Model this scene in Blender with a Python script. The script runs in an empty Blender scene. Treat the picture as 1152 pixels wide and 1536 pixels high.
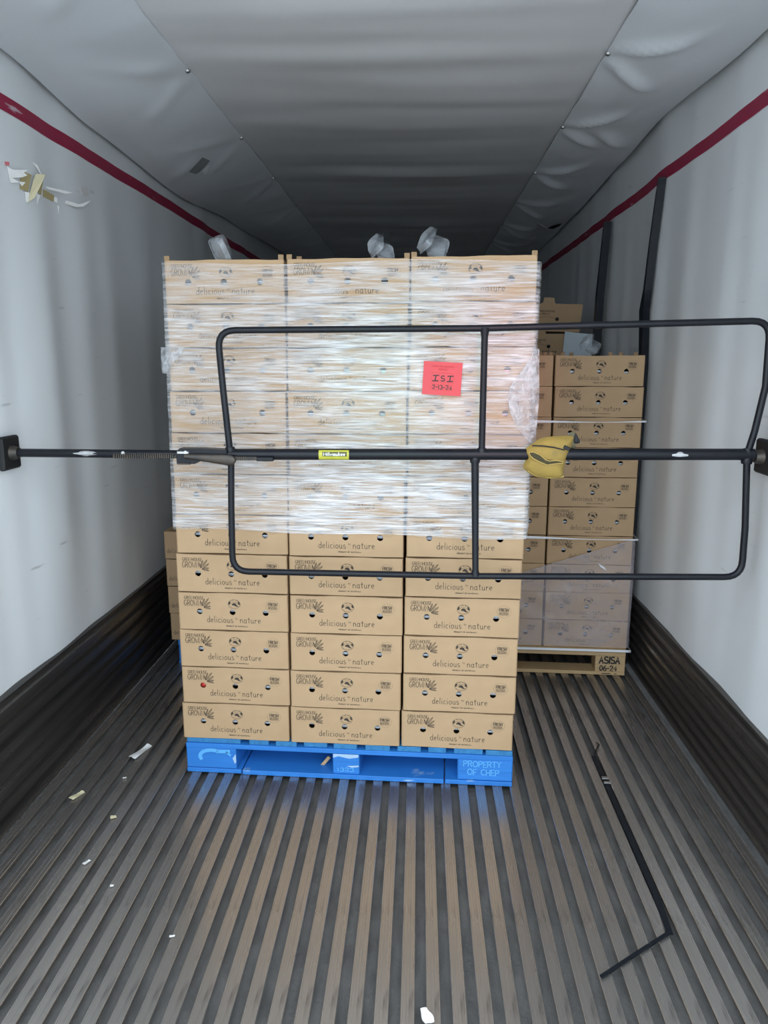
import bpy, bmesh, math, random
from mathutils import Vector, Matrix, noise
random.seed(7)
R = math.radians
scene = bpy.context.scene
col = scene.collection

# ------------------------------------------------------------------ camera
H = 1.5258
FPX = 1130.0
def camera():
    u, v = 629 - 576, 768 - 542
    d = Vector((u, v, FPX)).normalized()
    p = math.atan2(-d.y, d.z)
    up = Vector((0, math.cos(p), math.sin(p)))
    xa = up.cross(d)
    M = (xa, d, up)                                  # world axes in (right, up, fwd)
    right = Vector((M[0][0], M[1][0], M[2][0]))
    upv = Vector((M[0][1], M[1][1], M[2][1]))
    fwd = Vector((M[0][2], M[1][2], M[2][2]))
    cd = bpy.data.cameras.new('camera'); co = bpy.data.objects.new('camera', cd)
    col.objects.link(co)
    m = Matrix((right, upv, -fwd)).transposed().to_4x4()
    m.translation = (0, 0, H)
    co.matrix_world = m
    cd.sensor_fit = 'VERTICAL'; cd.sensor_height = 36.0; cd.sensor_width = 27.0
    cd.lens = FPX * 36.0 / 1536
    cd.clip_start = 0.02; cd.clip_end = 200
    scene.camera = co
camera()

# ------------------------------------------------------------------ light
XL, XR = -1.37, 1.112            # trailer side walls
Y0, Y1 = 0.85, 12.5              # open rear door, front bulkhead
ROOF = 2.78
world = bpy.data.worlds.new('sky'); scene.world = world
world.use_nodes = True
wn = world.node_tree; wn.nodes.clear()
wo = wn.nodes.new('ShaderNodeOutputWorld'); wb = wn.nodes.new('ShaderNodeBackground')
wb.inputs['Color'].default_value = (0.76, 0.885, 1.0, 1); wb.inputs['Strength'].default_value = 2.2
wn.links.new(wb.outputs[0], wo.inputs[0])
ld = bpy.data.lights.new('door_opening_portal', 'AREA'); ld.shape = 'RECTANGLE'
ld.size = XR - XL; ld.size_y = ROOF; ld.cycles.is_portal = True
lo = bpy.data.objects.new('door_opening_portal', ld); col.objects.link(lo)
lo.location = ((XL + XR) / 2, Y0 - 0.02, ROOF / 2); lo.rotation_euler = (R(90), 0, 0)
# red and green spots added behind the camera to tint the film; source unknown
for nm, loc, aim, c, e, cone in (('red_tint_spot', (0.40, -1.5, 1.72), (0.29, 2.52, 1.48), (1.0, 0.03, 0.08), 75, 11),
                           ('green_tint_spot', (-0.56, -1.5, 1.50), (-0.05, 2.54, 1.45), (0.2, 1.0, 0.6), 34, 11)):
    pl = bpy.data.lights.new(nm, 'SPOT'); pl.energy = e; pl.color = c; pl.shadow_soft_size = 0.08
    pl.spot_size = R(cone); pl.spot_blend = 1.0
    po = bpy.data.objects.new(nm, pl); col.objects.link(po); po.location = loc
    po.rotation_euler = (Vector(aim) - Vector(loc)).to_track_quat('-Z', 'Y').to_euler()
vs = scene.view_settings
scene.display_settings.display_device = 'sRGB'
vs.view_transform = 'Standard'; vs.look = 'None'; vs.gamma = 1.0; vs.use_curve_mapping = False
vs.exposure = 0.94

# ------------------------------------------------------------------ materials
def mat(name, color, rough=0.6, metal=0.0, spec=0.5, var=None, vscale=(4, 4, 4), vamt=0.5,
        bump=0.0, bscale=(60, 60, 60), wear=None, wscale=(8, 8, 8), wlim=(0.62, 0.7), rvar=0.0):
    m = bpy.data.materials.new(name); m.use_nodes = True
    nt = m.node_tree; N = nt.nodes; L = nt.links
    b = N['Principled BSDF']
    b.inputs['Base Color'].default_value = (*color, 1); b.inputs['Roughness'].default_value = rough
    b.inputs['Metallic'].default_value = metal; b.inputs['Specular IOR Level'].default_value = spec
    tc = N.new('ShaderNodeTexCoord')
    def nz(scale, detail=4.0):
        mp = N.new('ShaderNodeMapping'); mp.inputs['Scale'].default_value = scale
        L.new(tc.outputs['Object'], mp.inputs['Vector'])
        n = N.new('ShaderNodeTexNoise'); n.inputs['Scale'].default_value = 1.0; n.inputs['Detail'].default_value = detail
        L.new(mp.outputs[0], n.inputs['Vector']); return n
    colout = None
    if var is not None:
        n = nz(vscale)
        mr = N.new('ShaderNodeMapRange'); mr.inputs[1].default_value = 0.3; mr.inputs[2].default_value = 0.7
        mr.inputs[4].default_value = vamt
        L.new(n.outputs[0], mr.inputs[0])
        mx = N.new('ShaderNodeMix'); mx.data_type = 'RGBA'
        mx.inputs[6].default_value = (*color, 1); mx.inputs[7].default_value = (*var, 1)
        L.new(mr.outputs[0], mx.inputs[0]); colout = mx.outputs[2]
        if rvar:
            ma = N.new('ShaderNodeMapRange'); ma.inputs[1].default_value = 0.3; ma.inputs[2].default_value = 0.7
            ma.inputs[3].default_value = max(rough - rvar, 0.05); ma.inputs[4].default_value = rough + rvar
            L.new(n.outputs[0], ma.inputs[0]); L.new(ma.outputs[0], b.inputs['Roughness'])
    if wear is not None:
        n = nz(wscale, 6.0)
        mr = N.new('ShaderNodeMapRange'); mr.inputs[1].default_value = wlim[0]; mr.inputs[2].default_value = wlim[1]
        L.new(n.outputs[0], mr.inputs[0])
        mx = N.new('ShaderNodeMix'); mx.data_type = 'RGBA'
        L.new(mr.outputs[0], mx.inputs[0])
        if colout is None: mx.inputs[6].default_value = (*color, 1)
        else: L.new(colout, mx.inputs[6])
        mx.inputs[7].default_value = (*wear, 1); colout = mx.outputs[2]
    if colout is not None: L.new(colout, b.inputs['Base Color'])
    if bump:
        n = nz(bscale)
        bp = N.new('ShaderNodeBump'); bp.inputs['Strength'].default_value = bump; bp.inputs['Distance'].default_value = 0.01
        L.new(n.outputs[0], bp.inputs['Height']); L.new(bp.outputs[0], b.inputs['Normal'])
    return m

def film_mat(name, lo, hi, base, rough, streak, bands=None, bump=0.35, fine=(1.5, 1.5, 90), xglare=None):
    """stretch film: part clear, part glossy white, layered and wrinkled"""
    m = bpy.data.materials.new(name); m.use_nodes = True
    nt = m.node_tree; N = nt.nodes; L = nt.links
    b = N['Principled BSDF']; out = N['Material Output']
    b.inputs['Base Color'].default_value = (*base, 1); b.inputs['Roughness'].default_value = rough
    b.inputs['Specular IOR Level'].default_value = 0.9
    tr = N.new('ShaderNodeBsdfTransparent'); mix = N.new('ShaderNodeMixShader')
    tc = N.new('ShaderNodeTexCoord')
    def nz(scale, detail):
        mp = N.new('ShaderNodeMapping'); mp.inputs['Scale'].default_value = scale
        L.new(tc.outputs['Object'], mp.inputs['Vector'])
        n = N.new('ShaderNodeTexNoise'); n.inputs['Scale'].default_value = 1.0; n.inputs['Detail'].default_value = detail
        n.inputs['Distortion'].default_value = 0.6
        L.new(mp.outputs[0], n.inputs['Vector']); return n
    n1 = nz(fine, 5.0); n2 = nz(streak, 3.0)
    mul = N.new('ShaderNodeMath'); mul.operation = 'ADD'
    L.new(n1.outputs[0], mul.inputs[0]); L.new(n2.outputs[0], mul.inputs[1])
    mr = N.new('ShaderNodeMapRange'); mr.inputs[1].default_value = 0.72; mr.inputs[2].default_value = 1.28
    mr.inputs[3].default_value = lo; mr.inputs[4].default_value = hi
    L.new(mul.outputs[0], mr.inputs[0]); fac = mr.outputs[0]
    if bands:
        sx = N.new('ShaderNodeSeparateXYZ'); L.new(tc.outputs['Object'], sx.inputs[0])
        dv = N.new('ShaderNodeMath'); dv.operation = 'DIVIDE'; dv.inputs[1].default_value = 2.0
        L.new(sx.outputs['Z'], dv.inputs[0])
        cr = N.new('ShaderNodeValToRGB'); el = cr.color_ramp.elements
        el[0].position = bands[0][0] / 2; el[0].color = (bands[0][1],) * 3 + (1,)
        el[1].position = bands[-1][0] / 2; el[1].color = (bands[-1][1],) * 3 + (1,)
        for z, v in bands[1:-1]:
            e = el.new(z / 2); e.color = (v, v, v, 1)
        L.new(dv.outputs[0], cr.inputs[0])
        m2 = N.new('ShaderNodeMath'); m2.operation = 'MULTIPLY'; m2.use_clamp = True
        L.new(fac, m2.inputs[0]); L.new(cr.outputs[0], m2.inputs[1]); fac = m2.outputs[0]
    if xglare:                                            # glare painted in as opacity: whiter film towards middle and right
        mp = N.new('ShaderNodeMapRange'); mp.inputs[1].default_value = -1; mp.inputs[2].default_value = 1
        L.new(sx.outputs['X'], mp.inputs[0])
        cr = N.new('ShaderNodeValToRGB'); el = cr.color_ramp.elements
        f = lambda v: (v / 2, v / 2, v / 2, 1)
        el[0].position = (xglare[0][0] + 1) / 2; el[0].color = f(xglare[0][1])
        el[1].position = (xglare[-1][0] + 1) / 2; el[1].color = f(xglare[-1][1])
        for x_, v in xglare[1:-1]:
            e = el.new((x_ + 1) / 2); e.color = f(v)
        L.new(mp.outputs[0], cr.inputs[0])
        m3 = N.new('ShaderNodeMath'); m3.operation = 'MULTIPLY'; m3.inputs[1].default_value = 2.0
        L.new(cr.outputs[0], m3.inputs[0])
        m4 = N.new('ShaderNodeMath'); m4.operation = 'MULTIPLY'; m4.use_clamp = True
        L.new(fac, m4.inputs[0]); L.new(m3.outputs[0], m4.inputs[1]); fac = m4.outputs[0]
    bp = N.new('ShaderNodeBump'); bp.inputs['Strength'].default_value = bump; bp.inputs['Distance'].default_value = 0.01
    L.new(mul.outputs[0], bp.inputs['Height']); L.new(bp.outputs[0], b.inputs['Normal'])
    L.new(fac, mix.inputs[0]); L.new(tr.outputs[0], mix.inputs[1]); L.new(b.outputs[0], mix.inputs[2])
    L.new(mix.outputs[0], out.inputs['Surface'])
    return m

M = {}
M['wall'] = mat('white_fibreglass', (0.80, 0.82, 0.83), 0.34, var=(0.70, 0.71, 0.71), vscale=(1, 1.2, 0.35), vamt=0.55,
                wear=(0.40, 0.40, 0.39), wscale=(1, 5, 42), wlim=(0.70, 0.82), bump=0.03, bscale=(10, 3, 1))
M['vinyl'] = mat('pale_grey_vinyl', (0.70, 0.73, 0.76), 0.36, var=(0.63, 0.65, 0.67), vscale=(2, 2, 2), vamt=0.6, bump=0.04, bscale=(6, 3, 6))
M['fabric'] = mat('grey_vinyl', (0.71, 0.71, 0.72), 0.42, var=(0.61, 0.61, 0.61), vscale=(2, 2, 2), vamt=0.6, bump=0.04, bscale=(6, 3, 6))
M['roof'] = mat('roof_skin', (0.3, 0.3, 0.3), 0.7)
M['rail'] = mat('worn_aluminium', (0.47, 0.43, 0.395), 0.28, metal=0.8, var=(0.27, 0.25, 0.23), vscale=(18, 1.1, 18), vamt=0.55,
                wear=(0.14, 0.13, 0.12), wscale=(40, 5, 22), wlim=(0.60, 0.78), rvar=0.12, bump=0.05, bscale=(200, 12, 200))
M['groove'] = mat('dirty_groove', (0.16, 0.153, 0.146), 0.7, metal=0.0, var=(0.075, 0.072, 0.068), vscale=(30, 10, 10), vamt=0.8, bump=0.3, bscale=(80, 60, 60))
M['kick'] = mat('scuffed_kick_plate', (0.17, 0.155, 0.14), 0.34, metal=0.75, var=(0.05, 0.047, 0.045), vscale=(20, 0.8, 26), vamt=0.9,
                wear=(0.36, 0.35, 0.34), wscale=(3, 1.5, 70), wlim=(0.70, 0.80), rvar=0.1)
M['red'] = mat('red_stripe', (0.30, 0.010, 0.05), 0.45, wear=(0.55, 0.42, 0.46), wscale=(6, 5, 26), wlim=(0.66, 0.72))
M['kraft'] = mat('kraft_board', (0.47, 0.313, 0.178), 0.72, spec=0.3, var=(0.425, 0.278, 0.153), vscale=(9, 9, 14), vamt=0.8, bump=0.05, bscale=(300, 300, 300))
M['kraft_edge'] = mat('kraft_edge', (0.33, 0.21, 0.11), 0.85, var=(0.22, 0.14, 0.075), vscale=(200, 200, 60))
M['ink'] = mat('dark_ink', (0.055, 0.045, 0.035), 0.7, spec=0.2)
M['clear_white'] = mat('white_plastic', (0.85, 0.87, 0.9), 0.2)
M['tomato'] = mat('tomato_skin', (0.45, 0.03, 0.02), 0.2)
M['bluewood'] = mat('blue_paint', (0.025, 0.20, 0.60), 0.55, var=(0.015, 0.145, 0.46), vscale=(3, 3, 50), vamt=0.8,
                    wear=(0.35, 0.50, 0.62), wscale=(7, 7, 34), wlim=(0.68, 0.76), bump=0.15, bscale=(6, 6, 120))
M['blueend'] = mat('blue_end_grain', (0.035, 0.21, 0.44), 0.7, var=(0.02, 0.14, 0.31), vscale=(60, 60, 40), vamt=0.9, bump=0.2, bscale=(150, 150, 150))
M['paleblue'] = mat('pale_blue_stencil', (0.10, 0.38, 0.74), 0.6)
M['whitepaint'] = mat('scraped_white', (0.36, 0.50, 0.66), 0.7)
M['pine'] = mat('pine_wood', (0.52, 0.36, 0.19), 0.65, var=(0.42, 0.27, 0.13), vscale=(5, 5, 60), vamt=0.8, bump=0.1, bscale=(8, 8, 120))
M['stencil'] = mat('black_stencil', (0.02, 0.02, 0.02), 0.7)
M['steel'] = mat('black_painted_steel', (0.006, 0.007, 0.011), 0.34, spec=0.28, var=(0.012, 0.012, 0.015), vscale=(12, 12, 12), vamt=0.7,
                 wear=(0.04, 0.03, 0.022), wscale=(7, 30, 30), wlim=(0.70, 0.76))
M['greysteel'] = mat('worn_grey_steel', (0.05, 0.048, 0.046), 0.42, metal=0.6, var=(0.10, 0.075, 0.055), vscale=(25, 25, 25), vamt=0.8)
M['bare'] = mat('bare_metal', (0.6, 0.6, 0.6), 0.35, metal=1.0, var=(0.3, 0.28, 0.26), vscale=(60, 60, 60))
M['rubber'] = mat('black_rubber', (0.010, 0.010, 0.011), 0.6)
M['yellowlabel'] = mat('yellow_sticker', (0.55, 0.52, 0.06), 0.4, var=(0.35, 0.33, 0.05), vscale=(40, 40, 40))
M['labeldark'] = mat('sticker_dark', (0.10, 0.09, 0.02), 0.5)
M['white'] = mat('white_print', (0.85, 0.85, 0.83), 0.5)
M['canvas'] = mat('yellow_canvas', (0.38, 0.26, 0.055), 0.8, var=(0.27, 0.185, 0.045), vscale=(14, 14, 14), vamt=0.9,
                  wear=(0.20, 0.16, 0.06), wscale=(18, 18, 18), wlim=(0.60, 0.75), bump=0.25, bscale=(40, 40, 40))
M['canvas_rim'] = mat('pale_yellow_piping', (0.44, 0.31, 0.085), 0.75)
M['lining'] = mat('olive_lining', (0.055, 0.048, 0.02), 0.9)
M['blackcloth'] = mat('black_webbing', (0.012, 0.014, 0.014), 0.7)
M['olive'] = mat('olive_webbing', (0.13, 0.12, 0.07), 0.8)
M['card'] = mat('coral_card', (0.62, 0.065, 0.075), 0.6)
M['cardink'] = mat('card_print', (0.52, 0.04, 0.045), 0.7)
M['marker'] = mat('marker_ink', (0.03, 0.004, 0.008), 0.5)
M['blackplastic'] = mat('black_plastic', (0.007, 0.009, 0.013), 0.38, spec=0.22, var=(0.012, 0.014, 0.018), vscale=(60, 60, 25), vamt=0.7, bump=0.2, bscale=(20, 20, 60))
M['strap'] = mat('white_strap', (0.80, 0.80, 0.82), 0.35)
M['foam'] = mat('pale_foam', (0.62, 0.70, 0.74), 0.7)
M['paper'] = mat('torn_paper', (0.86, 0.85, 0.83), 0.8, var=(0.78, 0.76, 0.70), vscale=(60, 60, 60))
M['tan'] = mat('masking_tape', (0.50, 0.40, 0.20), 0.7, var=(0.42, 0.33, 0.15), vscale=(40, 40, 40))
M['cream'] = mat('cream_tape', (0.78, 0.70, 0.45), 0.7)
M['pink'] = mat('pink_tape', (0.75, 0.2, 0.22), 0.7)
M['ghost'] = mat('pale_tape', (0.72, 0.70, 0.69), 0.6)
M['patch'] = mat('grey_tape', (0.27, 0.28, 0.28), 0.45, var=(0.34, 0.35, 0.35), vscale=(20, 20, 20))
M['silver'] = mat('silver_tape', (0.92, 0.93, 0.95), 0.35)
M['void'] = mat('dark_void', (0.004, 0.004, 0.004), 0.9)
M['ground'] = mat('pale_concrete', (0.50, 0.49, 0.47), 0.8)
M['film'] = film_mat('stretch_film', 0.03, 0.76, (0.95, 0.93, 0.935), 0.19, (4.5, 4.5, 42), bump=0.8, fine=(8, 8, 150), xglare=[(-.66, .74), (-.25, .86), (-.05, 1.12), (.45, 1.12), (.66, 1.04)],
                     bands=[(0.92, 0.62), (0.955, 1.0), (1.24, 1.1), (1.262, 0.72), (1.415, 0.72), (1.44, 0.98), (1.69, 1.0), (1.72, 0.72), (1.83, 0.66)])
M['film_fold'] = film_mat('bunched_film', 0.15, 0.75, (0.62, 0.62, 0.63), 0.2, (20, 20, 20), bump=0.8, fine=(60, 60, 40))
M['film_grey'] = film_mat('loose_grey_film', 0.22, 0.39, (0.62, 0.56, 0.60), 0.32, (5, 5, 7), bump=0.25, fine=(11, 11, 16))
M['clear'] = film_mat('clear_plastic', 0.10, 0.70, (0.5, 0.53, 0.56), 0.08, (9, 9, 9), bump=0.03, fine=(14, 14, 14))

# ------------------------------------------------------------------ helpers
class MB:
    """collects geometry for ONE mesh"""
    def __init__(s): s.v = []; s.f = []; s.smooth = []
    def add(s, vs, fs, smooth=False):
        o = len(s.v); s.v += [tuple(p) for p in vs]
        for f in fs: s.f.append([i + o for i in f]); s.smooth.append(smooth)
        return s
    def box(s, x0, x1, y0, y1, z0, z1, bev=0.0):
        if bev <= 0:
            vs = [(x, y, z) for x in (x0, x1) for y in (y0, y1) for z in (z0, z1)]
            return s.add(vs, [(0, 1, 3, 2), (4, 6, 7, 5), (0, 4, 5, 1), (2, 3, 7, 6), (0, 2, 6, 4), (1, 5, 7, 3)])
        bm = bmesh.new(); bmesh.ops.create_cube(bm, size=1)
        for v in bm.verts:
            v.co = Vector(((x0 + x1) / 2 + v.co.x * (x1 - x0), (y0 + y1) / 2 + v.co.y * (y1 - y0), (z0 + z1) / 2 + v.co.z * (z1 - z0)))
        bmesh.ops.bevel(bm, geom=bm.edges[:], offset=bev, segments=1, affect='EDGES')
        bm.verts.index_update()
        s.add([v.co[:] for v in bm.verts], [[v.index for v in f.verts] for f in bm.faces]); bm.free(); return s
    def prism(s, pts, a0, a1, axis='y', smooth=False):
        """extrude polygon pts along axis; pts are the other two coords in xyz order"""
        n = len(pts)
        def P(p, a):
            if axis == 'y': return (p[0], a, p[1])
            if axis == 'x': return (a, p[0], p[1])
            return (p[0], p[1], a)
        vs = [P(p, a0) for p in pts] + [P(p, a1) for p in pts]
        fs = [(i, (i + 1) % n, n + (i + 1) % n, n + i) for i in range(n)]
        s.add(vs, fs, smooth); s.add(vs, [tuple(range(n))[::-1], tuple(range(n, 2 * n))]); return s
    def tube(s, pts, r, n=12, caps=True):
        pts = [Vector(p) for p in pts]; rr = r if isinstance(r, (list, tuple)) else [r] * len(pts)
        t0 = (pts[1] - pts[0]).normalized()
        nrm = t0.orthogonal().normalized(); rings = []
        for i, p in enumerate(pts):
            if i == 0: t = t0
            elif i == len(pts) - 1: t = (pts[i] - pts[i - 1]).normalized()
            else: t = ((pts[i] - pts[i - 1]).normalized() + (pts[i + 1] - pts[i]).normalized()).normalized()
            nrm = (nrm - t * nrm.dot(t)).normalized(); b = t.cross(nrm)
            rings.append([p + (nrm * math.cos(2 * math.pi * k / n) + b * math.sin(2 * math.pi * k / n)) * rr[i] for k in range(n)])
        vs = [q for ring in rings for q in ring]; fs = []
        for i in range(len(pts) - 1):
            for k in range(n):
                fs.append((i * n + k, i * n + (k + 1) % n, (i + 1) * n + (k + 1) % n, (i + 1) * n + k))
        s.add(vs, fs, True)
        if caps: s.add(rings[0], [tuple(range(n))[::-1]]); s.add(rings[-1], [tuple(range(n))])
        return s
    def grid(s, fn, nu, nv, smooth=True):
        vs = [fn(i / nu, j / nv) for j in range(nv + 1) for i in range(nu + 1)]
        fs = [(j * (nu + 1) + i, j * (nu + 1) + i + 1, (j + 1) * (nu + 1) + i + 1, (j + 1) * (nu + 1) + i) for j in range(nv) for i in range(nu)]
        return s.add(vs, fs, smooth)
    def slab(s, fn, nu, nv, off):
        """grid surface with thickness vector off"""
        off = Vector(off)
        s.grid(fn, nu, nv); s.grid(lambda a, b: Vector(fn(a, b)) + off, nu, nv)
        for (fa, n) in ((lambda t: (t, 0), nu), (lambda t: (t, 1), nu), (lambda t: (0, t), nv), (lambda t: (1, t), nv)):
            s.grid(lambda a, b, fa=fa: Vector(fn(*fa(a))) + off * b, n, 1, False)
        return s
    def mesh(s, name, m):
        me = bpy.data.meshes.new(name); me.from_pydata(s.v, [], s.f)
        me.polygons.foreach_set('use_smooth', s.smooth)
        me.materials.append(m); me.update(); return me
    def obj(s, name, m, parent=None, loc=None, rot=None):
        return link(name, s.mesh(name, m), parent, loc, rot)
def link(name, me, parent=None, loc=None, rot=None):
    o = bpy.data.objects.new(name, me); col.objects.link(o)
    if parent is not None: o.parent = parent
    if loc is not None: o.location = loc
    if rot is not None: o.rotation_euler = rot
    return o
def empty(name, loc=(0, 0, 0), rot=(0, 0, 0)):
    return link(name, None, None, loc, rot)
def tag(o, label, cat, group=None, kind=None):
    o['label'] = label; o['category'] = cat
    if group: o['group'] = group
    if kind: o['kind'] = kind
    return o
def struct(o, label=None, cat=None):
    o['kind'] = 'structure'
    if label: o['label'] = label; o['category'] = cat
    return o

# strokes: flat lettering ribbons in a local (x, z) plane
def arc(cx, cy, rx, ry, a0, a1, n=10):
    return [(cx + rx * math.cos(R(a0 + (a1 - a0) * i / n)), cy + ry * math.sin(R(a0 + (a1 - a0) * i / n))) for i in range(n + 1)]
UP = {
 'G': (.75, [arc(.37, .5, .37, .5, 55, 315) + [(.68, .45), (.42, .45)]]),
 'R': (.65, [[(0, 0), (0, 1)], [(0, 1)] + arc(.25, .75, .33, .25, 90, -90) + [(0, .5)], [(.25, .5), (.62, 0)]]),
 'E': (.55, [[(.52, 1), (0, 1), (0, 0), (.52, 0)], [(0, .5), (.42, .5)]]),
 'N': (.68, [[(0, 0), (0, 1), (.62, 0), (.62, 1)]]),
 'H': (.65, [[(0, 0), (0, 1)], [(.6, 0), (.6, 1)], [(0, .5), (.6, .5)]]),
 'O': (.80, [arc(.38, .5, .38, .5, 0, 360, 16)]),
 'U': (.65, [[(0, 1)] + arc(.3, .3, .3, .3, 180, 360) + [(.6, 1)]]),
 'S': (.62, [arc(.3, .74, .27, .26, 40, 270) + arc(.3, .25, .3, .25, 90, -150)]),
 'W': (.95, [[(0, 1), (.22, 0), (.45, .75), (.68, 0), (.9, 1)]]),
 'F': (.55, [[(.52, 1), (0, 1), (0, 0)], [(0, .5), (.42, .5)]]),
 'P': (.62, [[(0, 0), (0, 1)] + arc(.25, .75, .33, .25, 90, -90) + [(0, .5)]]),
 'T': (.62, [[(0, 1), (.6, 1)], [(.3, 1), (.3, 0)]]),
 'Y': (.62, [[(0, 1), (.3, .5), (.6, 1)], [(.3, .5), (.3, 0)]]),
 'C': (.68, [arc(.36, .5, .36, .5, 55, 305)]),
 'A': (.65, [[(0, 0), (.3, 1), (.6, 0)], [(.1, .35), (.5, .35)]]),
 'I': (.12, [[(.05, 0), (.05, 1)]]),
 'D': (.65, [[(0, 0), (0, 1), (.2, 1)] + arc(.2, .5, .42, .5, 90, -90) + [(0, 0)]]),
 'L': (.52, [[(0, 1), (0, 0), (.5, 0)]]),
 'V': (.65, [[(0, 1), (.3, 0), (.6, 1)]]),
 'M': (.8, [[(0, 0), (.05, 1), (.37, .3), (.7, 1), (.75, 0)]]),
 '0': (.6, [arc(.28, .5, .28, .5, 0, 360, 14)]),
 '1': (.3, [[(0, .8), (.15, 1), (.15, 0)]]),
 '2': (.6, [arc(.28, .72, .28, .28, 160, -30) + [(0, 0), (.58, 0)]]),
 '3': (.58, [arc(.25, .75, .27, .25, 140, -90) + arc(.25, .26, .3, .26, 90, -140)]),
 '4': (.62, [[(.45, 0), (.45, 1), (0, .3), (.6, .3)]]),
 '6': (.6, [arc(.3, .27, .28, .27, 0, 360, 14), [(.04, .35), (.15, .75), (.42, 1)]]),
 '-': (.42, [[(.05, .45), (.36, .45)]]), ' ': (.4, []),
}
LW = {  # hand-written lower case, x-height 0.6
 'd': (.56, [arc(.24, .3, .24, .3, 20, 340), [(.47, 1.1), (.47, .2), (.54, .02)]]),
 'e': (.52, [[(.02, .32), (.44, .38)] + arc(.24, .32, .22, .29, 15, 310)]),
 'l': (.24, [[(.1, 1.12), (.07, .12), (.18, .0)]]),
 'i': (.24, [[(.08, .6), (.07, .1), (.17, .0)], [(.09, .86), (.11, .92)]]),
 'c': (.48, [arc(.24, .3, .23, .3, 50, 310)]),
 'o': (.56, [arc(.25, .3, .24, .3, 0, 360, 14)]),
 'u': (.58, [[(.04, .6)] + arc(.24, .22, .2, .22, 180, 360) + [(.44, .6), (.45, .1), (.55, .0)]]),
 's': (.46, [arc(.22, .45, .18, .16, 50, 270) + arc(.22, .14, .2, .15, 90, -150)]),
 'n': (.58, [[(.04, .6), (.05, 0)], [(.05, .35)] + arc(.26, .38, .2, .22, 160, 0) + [(.47, .08), (.55, 0)]]),
 'a': (.58, [arc(.23, .3, .22, .3, 40, 340), [(.45, .6), (.44, .12), (.55, 0)]]),
 't': (.44, [[(.2, .95), (.18, .12), (.34, 0)], [(.0, .66), (.4, .7)]]),
 'r': (.44, [[(.05, .6), (.06, 0)], [(.06, .3)] + arc(.28, .3, .2, .28, 160, 50)]),
 'b': (.54, [[(.05, 1.1), (.06, 0)], arc(.27, .3, .22, .3, 160, -160)]),
 'y': (.54, [[(.04, .6), (.24, .05)], [(.46, .6), (.1, -.4)]]), ' ': (.42, []),
 'w': (.7, [[(0, .6), (.15, 0), (.32, .5), (.48, 0), (.64, .6)]]),
 'k': (.5, [[(.05, 1.1), (.05, 0)], [(.42, .6), (.06, .28), (.46, 0)]]),
 'M': (.85, [[(0, 0), (.05, 1), (.37, .3), (.7, 1), (.75, 0)]]),
}
def ribbon(mb, pts, w, y=0.0, thick=0.0):
    pts = [Vector(p) for p in pts]
    n = len(pts)
    if n < 2: return
    Ls, Rs = [], []
    for i in range(n):
        a = pts[max(i - 1, 0)]; b = pts[min(i + 1, n - 1)]; t = (b - a)
        t = t.normalized() if t.length > 1e-9 else Vector((1, 0))
        k = Vector((-t.y, t.x)) * w / 2
        if i == 0: p = pts[i] - t * w * .3
        elif i == n - 1: p = pts[i] + t * w * .3
        else: p = pts[i]
        Ls.append(p + k); Rs.append(p - k)
    vs = [(p.x, y, p.y) for p in Ls] + [(p.x, y, p.y) for p in Rs]
    mb.add(vs, [(i, n + i, n + i + 1, i + 1) for i in range(n - 1)])
def write(mb, text, x, z, h, w, font=UP, sx=1.0, gap=0.16, width=None, y=0.0, slant=0.0, wob=0.0):
    tot = sum(font[c][0] + gap for c in text) - gap
    if width: sx = width / (tot * h)
    cx = 0.0
    for c in text:
        adv, st = font[c]
        dz = random.uniform(-wob, wob)
        for s in st:
            ribbon(mb, [(x + (cx + px + slant * pz) * h * sx, z + (pz + dz) * h) for px, pz in s], w, y)
        cx += adv + gap
    return mb
def fill(mb, pts, y=0.0):
    mb.add([(p[0], y, p[1]) for p in pts], [tuple(range(len(pts)))])
def lens(x0, z0, x1, z1, w, n=7, bend=0.0):
    a = Vector((x0, z0)); b = Vector((x1, z1)); d = b - a; k = Vector((-d.y, d.x)).normalized()
    up = [a + d * (i / n) + k * (w * math.sin(math.pi * i / n) + bend * math.sin(math.pi * i / n)) for i in range(n + 1)]
    dn = [a + d * (i / n) - k * (w * math.sin(math.pi * i / n) - bend * math.sin(math.pi * i / n)) for i in range(1, n)][::-1]
    return up + dn
def interp(tab, y):
    if y <= tab[0][0]: return tab[0][1]
    for (a, va), (b, vb) in zip(tab, tab[1:]):
        if y <= b: t = (y - a) / (b - a); t = t * t * (3 - 2 * t); return va + (vb - va) * t
    return tab[-1][1]

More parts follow.
